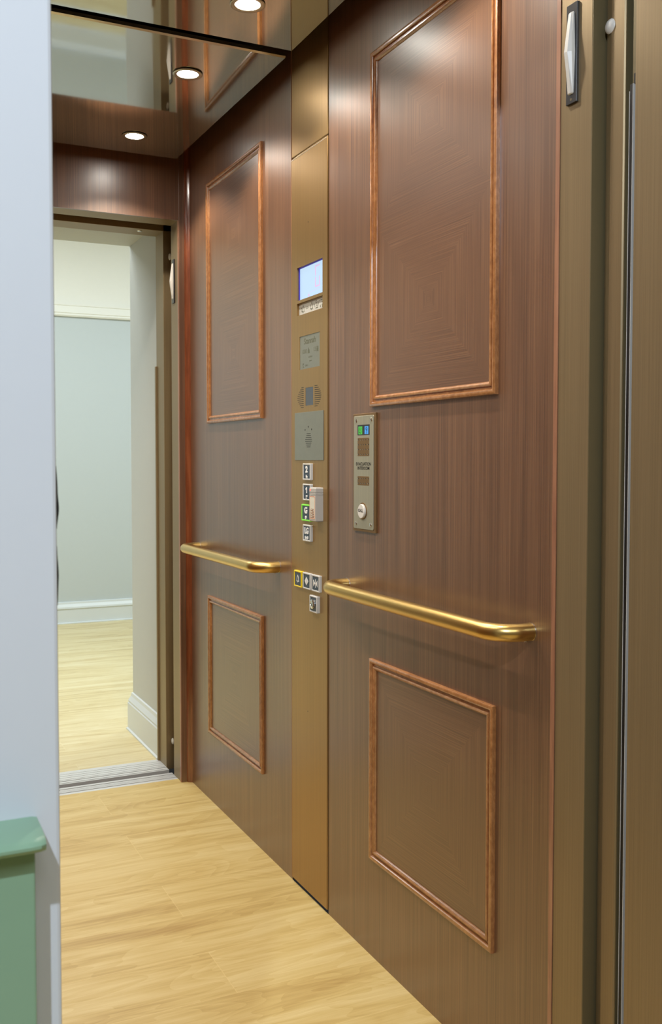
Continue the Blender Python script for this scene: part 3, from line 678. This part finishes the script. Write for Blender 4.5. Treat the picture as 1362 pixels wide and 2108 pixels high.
lb = build('sticker', plate(bmesh.new(), 0.0005, 0.0362, 0.0340, 0.0590, 0.0025, D_-0.0001, D_+0.0002, 0.0001), 'label', cr)
build('sticker_border', ring_plate(bmesh.new(), 0.0005, 0.0362, 0.0340, 0.0590, 0.0025, 0.0312, 0.0562, 0.0018, D_, D_+0.0004, 0.0001), 'orange', lb)
bm = bmesh.new()
for k in range(4):
    z0 = 0.0095+k*0.0062; wd = 0.0125-0.0012*k
    prism(bm, [(-0.013+k*0.001, z0), (-0.013+k*0.001+wd*1.9, z0+0.0005), (-0.011+k*0.001+wd*1.9, z0+0.0052), (-0.0105+k*0.001, z0+0.0052)], D_, D_+0.0005)
build('sticker_logo', bm, 'tan', lb)
bm = bmesh.new()
for k in range(4):
    z0 = 0.0112+k*0.0062
    prism(bm, [(-0.0095+k*0.001, z0), (0.0025, z0+0.0004), (0.0025, z0+0.0024), (-0.0085+k*0.001, z0+0.0024)], D_+0.0004, D_+0.0007)
build('sticker_print', bm, 'label', lb)
bm = bmesh.new(); lathe(bm, -0.0125, 0.0825, [(0.0030, D_-0.0004), (0.0028, D_+0.0004), (0.0015, D_+0.0012), (0.0002, D_+0.0014)], 14)
build('indicator_light', bm, 'led', cr, True)['label'] = 'glowing red light'

# ================================================================== EVACUATION INTERCOM
IY, IZ = 2.0953, 1.0266
ev = tag(empty('evacuation_intercom', wallframe(IY, IZ)), 'narrow steel evacuation intercom plate with a round white call button', 'intercom')
E = lambda y: IY-y
Z = lambda z: z-IZ
build('back_plate', plate(bmesh.new(), 0, 0.1421, 0.1170, 0.2842, 0.0006, 0.0, 0.0050, 0.0006), 'grille', ev)
fpz = build('face_plate', plate(bmesh.new(), -0.001, 0.1426, 0.1025, 0.2724, 0.004, 0.0050, 0.0066, 0.0005), 'steel', ev); fpz['label'] = 'brushed steel face'
pw = build('pictogram_window', plate(bmesh.new(), E(2.0957), Z(1.2714), 0.0620, 0.0248, 0.0006, 0.0064, 0.0070, 0.0002), 'black', ev)
gsq = build('pictogram', plate(bmesh.new(), E(2.1114), Z(1.2703), 0.0198, 0.0190, 0.001, 0.0069, 0.0073, 0.0001), 'pgreen', pw); gsq['label'] = 'green lit pictogram'
bsq = build('pictogram', plate(bmesh.new(), E(2.0796), Z(1.2703), 0.0190, 0.0190, 0.001, 0.0069, 0.0073, 0.0001), 'pblue', pw); bsq['label'] = 'blue lit pictogram'
bm = bmesh.new(); cx, cz = E(2.1114), Z(1.2703)
stroke(bm, [(cx-0.006, cz-0.007), (cx-0.006, cz+0.000), (cx-0.002, cz+0.003), (cx-0.001, cz+0.007)], 0.0012, 0.0073, 0.0075)
stroke(bm, [(cx+0.001, cz-0.007), (cx+0.005, cz-0.003), (cx+0.002, cz+0.001), (cx+0.006, cz+0.006)], 0.0012, 0.0073, 0.0075); stroke(bm, [(cx-0.005, cz-0.004), (cx+0.0, cz-0.006)], 0.0012, 0.0073, 0.0075)
cx = E(2.0796)
stroke(bm, [(cx-0.0045, cz+0.001), (cx-0.004, cz+0.005), (cx, cz+0.0072), (cx+0.004, cz+0.005), (cx+0.0042, cz+0.001), (cx+0.001, cz-0.003), (cx+0.0005, cz-0.0065), (cx-0.002, cz-0.0072)], 0.0012, 0.0073, 0.0075)
stroke(bm, [(cx-0.0015, cz+0.001), (cx, cz+0.0035), (cx+0.0018, cz+0.001), (cx-0.0005, cz-0.002)], 0.0011, 0.0073, 0.0075)
build('pictogram_lines', bm, 'ink', pw)
for nm, zc, ht, nr in (('speaker_grille', 1.2304, 0.0438, 4), ('microphone_grille', 1.1491, 0.0222, 2)):
    g = build(nm, plate(bmesh.new(), E(2.0966), Z(zc), 0.0600, ht, 0.0025, 0.0064, 0.0068, 0.0002), 'grille', ev); g['label'] = 'brown perforated grille'
    bm = bmesh.new()
    for i in range(5):
        for j in range(nr):
            lathe(bm, E(2.0966)+(i-2)*0.0126, Z(zc)+(j-(nr-1)/2)*0.0116, [(0.0016, 0.0067), (0.0016, 0.0071), (0.0010, 0.0071)], 8)
    build('perforations', bm, 'ink', g)
    bm = bmesh.new()
    for i in range(5):
        for j in range(nr):
            lathe(bm, E(2.0966)+(i-2)*0.0126-0.0009, Z(zc)+(j-(nr-1)/2)*0.0116-0.0007, [(0.0009, 0.0070), (0.0009, 0.0073)], 6)
    build('bright_rims', bm, 'chrome', g)
text('lettering', 'EVACUATION', 0.0106, 'ink', ev, E(2.0958), Z(1.1893), 0.0066, 1.17, 0.00015, 0.0003)
text('lettering', 'INTERCOM', 0.0106, 'ink', ev, E(2.0958), Z(1.1793), 0.0066, 1.16, 0.00015, 0.0003)
bm = bmesh.new(); cx, cz = E(2.0985), Z(1.0765)
lathe(bm, cx, cz, [(0.0205, 0.0064), (0.0205, 0.0076), (0.0185, 0.0080), (0.0180, 0.0072)], 32)
build('button_collar', bm, 'grille', ev, True)
bm = bmesh.new(); lathe(bm, cx, cz-0.0006, [(0.0172, 0.0068), (0.0172, 0.0112), (0.0160, 0.0124), (0.0002, 0.0126)], 32)
cbn = build('call_button', bm, 'lens', ev, True); cbn['label'] = 'round white call button'
text('lettering', 'CALL', 0.0105, 'ink', cbn, cx-0.001, cz+0.001, 0.0126, 1.0, 0.0003, 0.0002)
for y_, z_ in ((2.1345, 1.2941), (2.0575, 1.2944), (2.1350, 1.0450), (2.0585, 1.0452)):
    bm = bmesh.new(); lathe(bm, E(y_), Z(z_), [(0.0048, 0.0064), (0.0048, 0.0074), (0.0040, 0.0080), (0.0014, 0.0082), (0.0012, 0.0074), (0.0002, 0.0074)], 18)
    build('screw', bm, 'chrome', ev, True)

# ================================================================== ARRIVAL LANTERNS
def lantern(y, z, label):
    root = tag(empty('arrival_lantern', wallframe(y, z, -0.037)), label, 'lantern', 'arrival lanterns on the bronze jambs')
    build('base', plate(bmesh.new(), 0, 0, 0.0265, 0.1600, 0.0006, 0.0, 0.0045, 0.0006), 'black', root)
    bm = bmesh.new()
    def sec(b, w, h):
        return [(-w/2, b, 0.0045), (w/2, b, 0.0045), (w/2, b, 0.0045+(h-0.0045)*0.55), (w*0.22, b, h), (-w*0.22, b, h), (-w/2, b, 0.0045+(h-0.0045)*0.55)]
    loft(bm, [sec(-0.0655, 0.0098, 0.0062), sec(-0.064, 0.0125, 0.0078), sec(0.0, 0.0180, 0.0165), sec(0.064, 0.0125, 0.0078), sec(0.0655, 0.0098, 0.0062)])
    build('lens', bm, 'lens', root)['label'] = 'white faceted lens'
    bm = bmesh.new(); lathe(bm, 0.0, -0.0735, [(0.0022, 0.0044), (0.0022, 0.0048)], 10); build('screw', bm, 'darkbronze_gapshade', root)
    return root
lantern(1.2987, 1.8600, 'white diamond shaped lantern on black base on the near right jamb')
lantern(3.5600, 1.8585, 'white diamond shaped lantern on black base on the far jamb of the rear doorway')

# ================================================================== CEILING DOWNLIGHTS
LAMP_POWER = 21.0
def downlight(x, y, z, label):
    root = tag(empty('ceiling_downlight', (x, y, z)), label, 'downlight', 'recessed downlights in the mirrored ceiling')
    bm = bmesh.new(); lathe(bm, 0, 0, [(0.0420, 0.0), (0.0415, -0.0022), (0.0380, -0.0032), (0.0300, -0.0020), (0.0290, -0.0005)], 40)
    build('trim_ring', bm, 'lampring', root, True)
    bm = bmesh.new(); lathe(bm, 0, 0, [(0.0290, -0.0005), (0.0285, -0.0012), (0.0002, -0.0016)], 40)
    build('lamp_glass', bm, 'lamp', root, True)['label'] = 'glowing white lamp'
    light('lamp_beam', 'SPOT', (0, 0, -0.006), LAMP_POWER, (1.0, 0.91, 0.78), None, root, spot_size=2.15, spot_blend=0.40, shadow_soft_size=0.02)
    return root
for x, y, z, lab in ((-0.2590, 3.2545, 2.2692, 'farthest glowing downlight, nearest the rear doorway'),
                  (-0.2475, 2.7060, 2.2823, 'middle glowing downlight, just beyond the dark ceiling slot'),
                  (-0.2515, 2.2215, 2.2750, 'nearest glowing downlight, cut by the top edge of the photo'),
                  (-0.2515, 1.6270, 2.2805, 'downlight over the front doorway, above the top edge of the photo')):
    downlight(x, y, z, lab)
for x, y, z in ((-0.842, 3.2545, 2.2692), (-0.842, 2.7060, 2.2823), (-0.842, 2.2215, 2.2750), (-0.842, 1.6270, 2.2805)):
    downlight(x, y, z, 'downlight in the unseen left row of the mirrored ceiling')
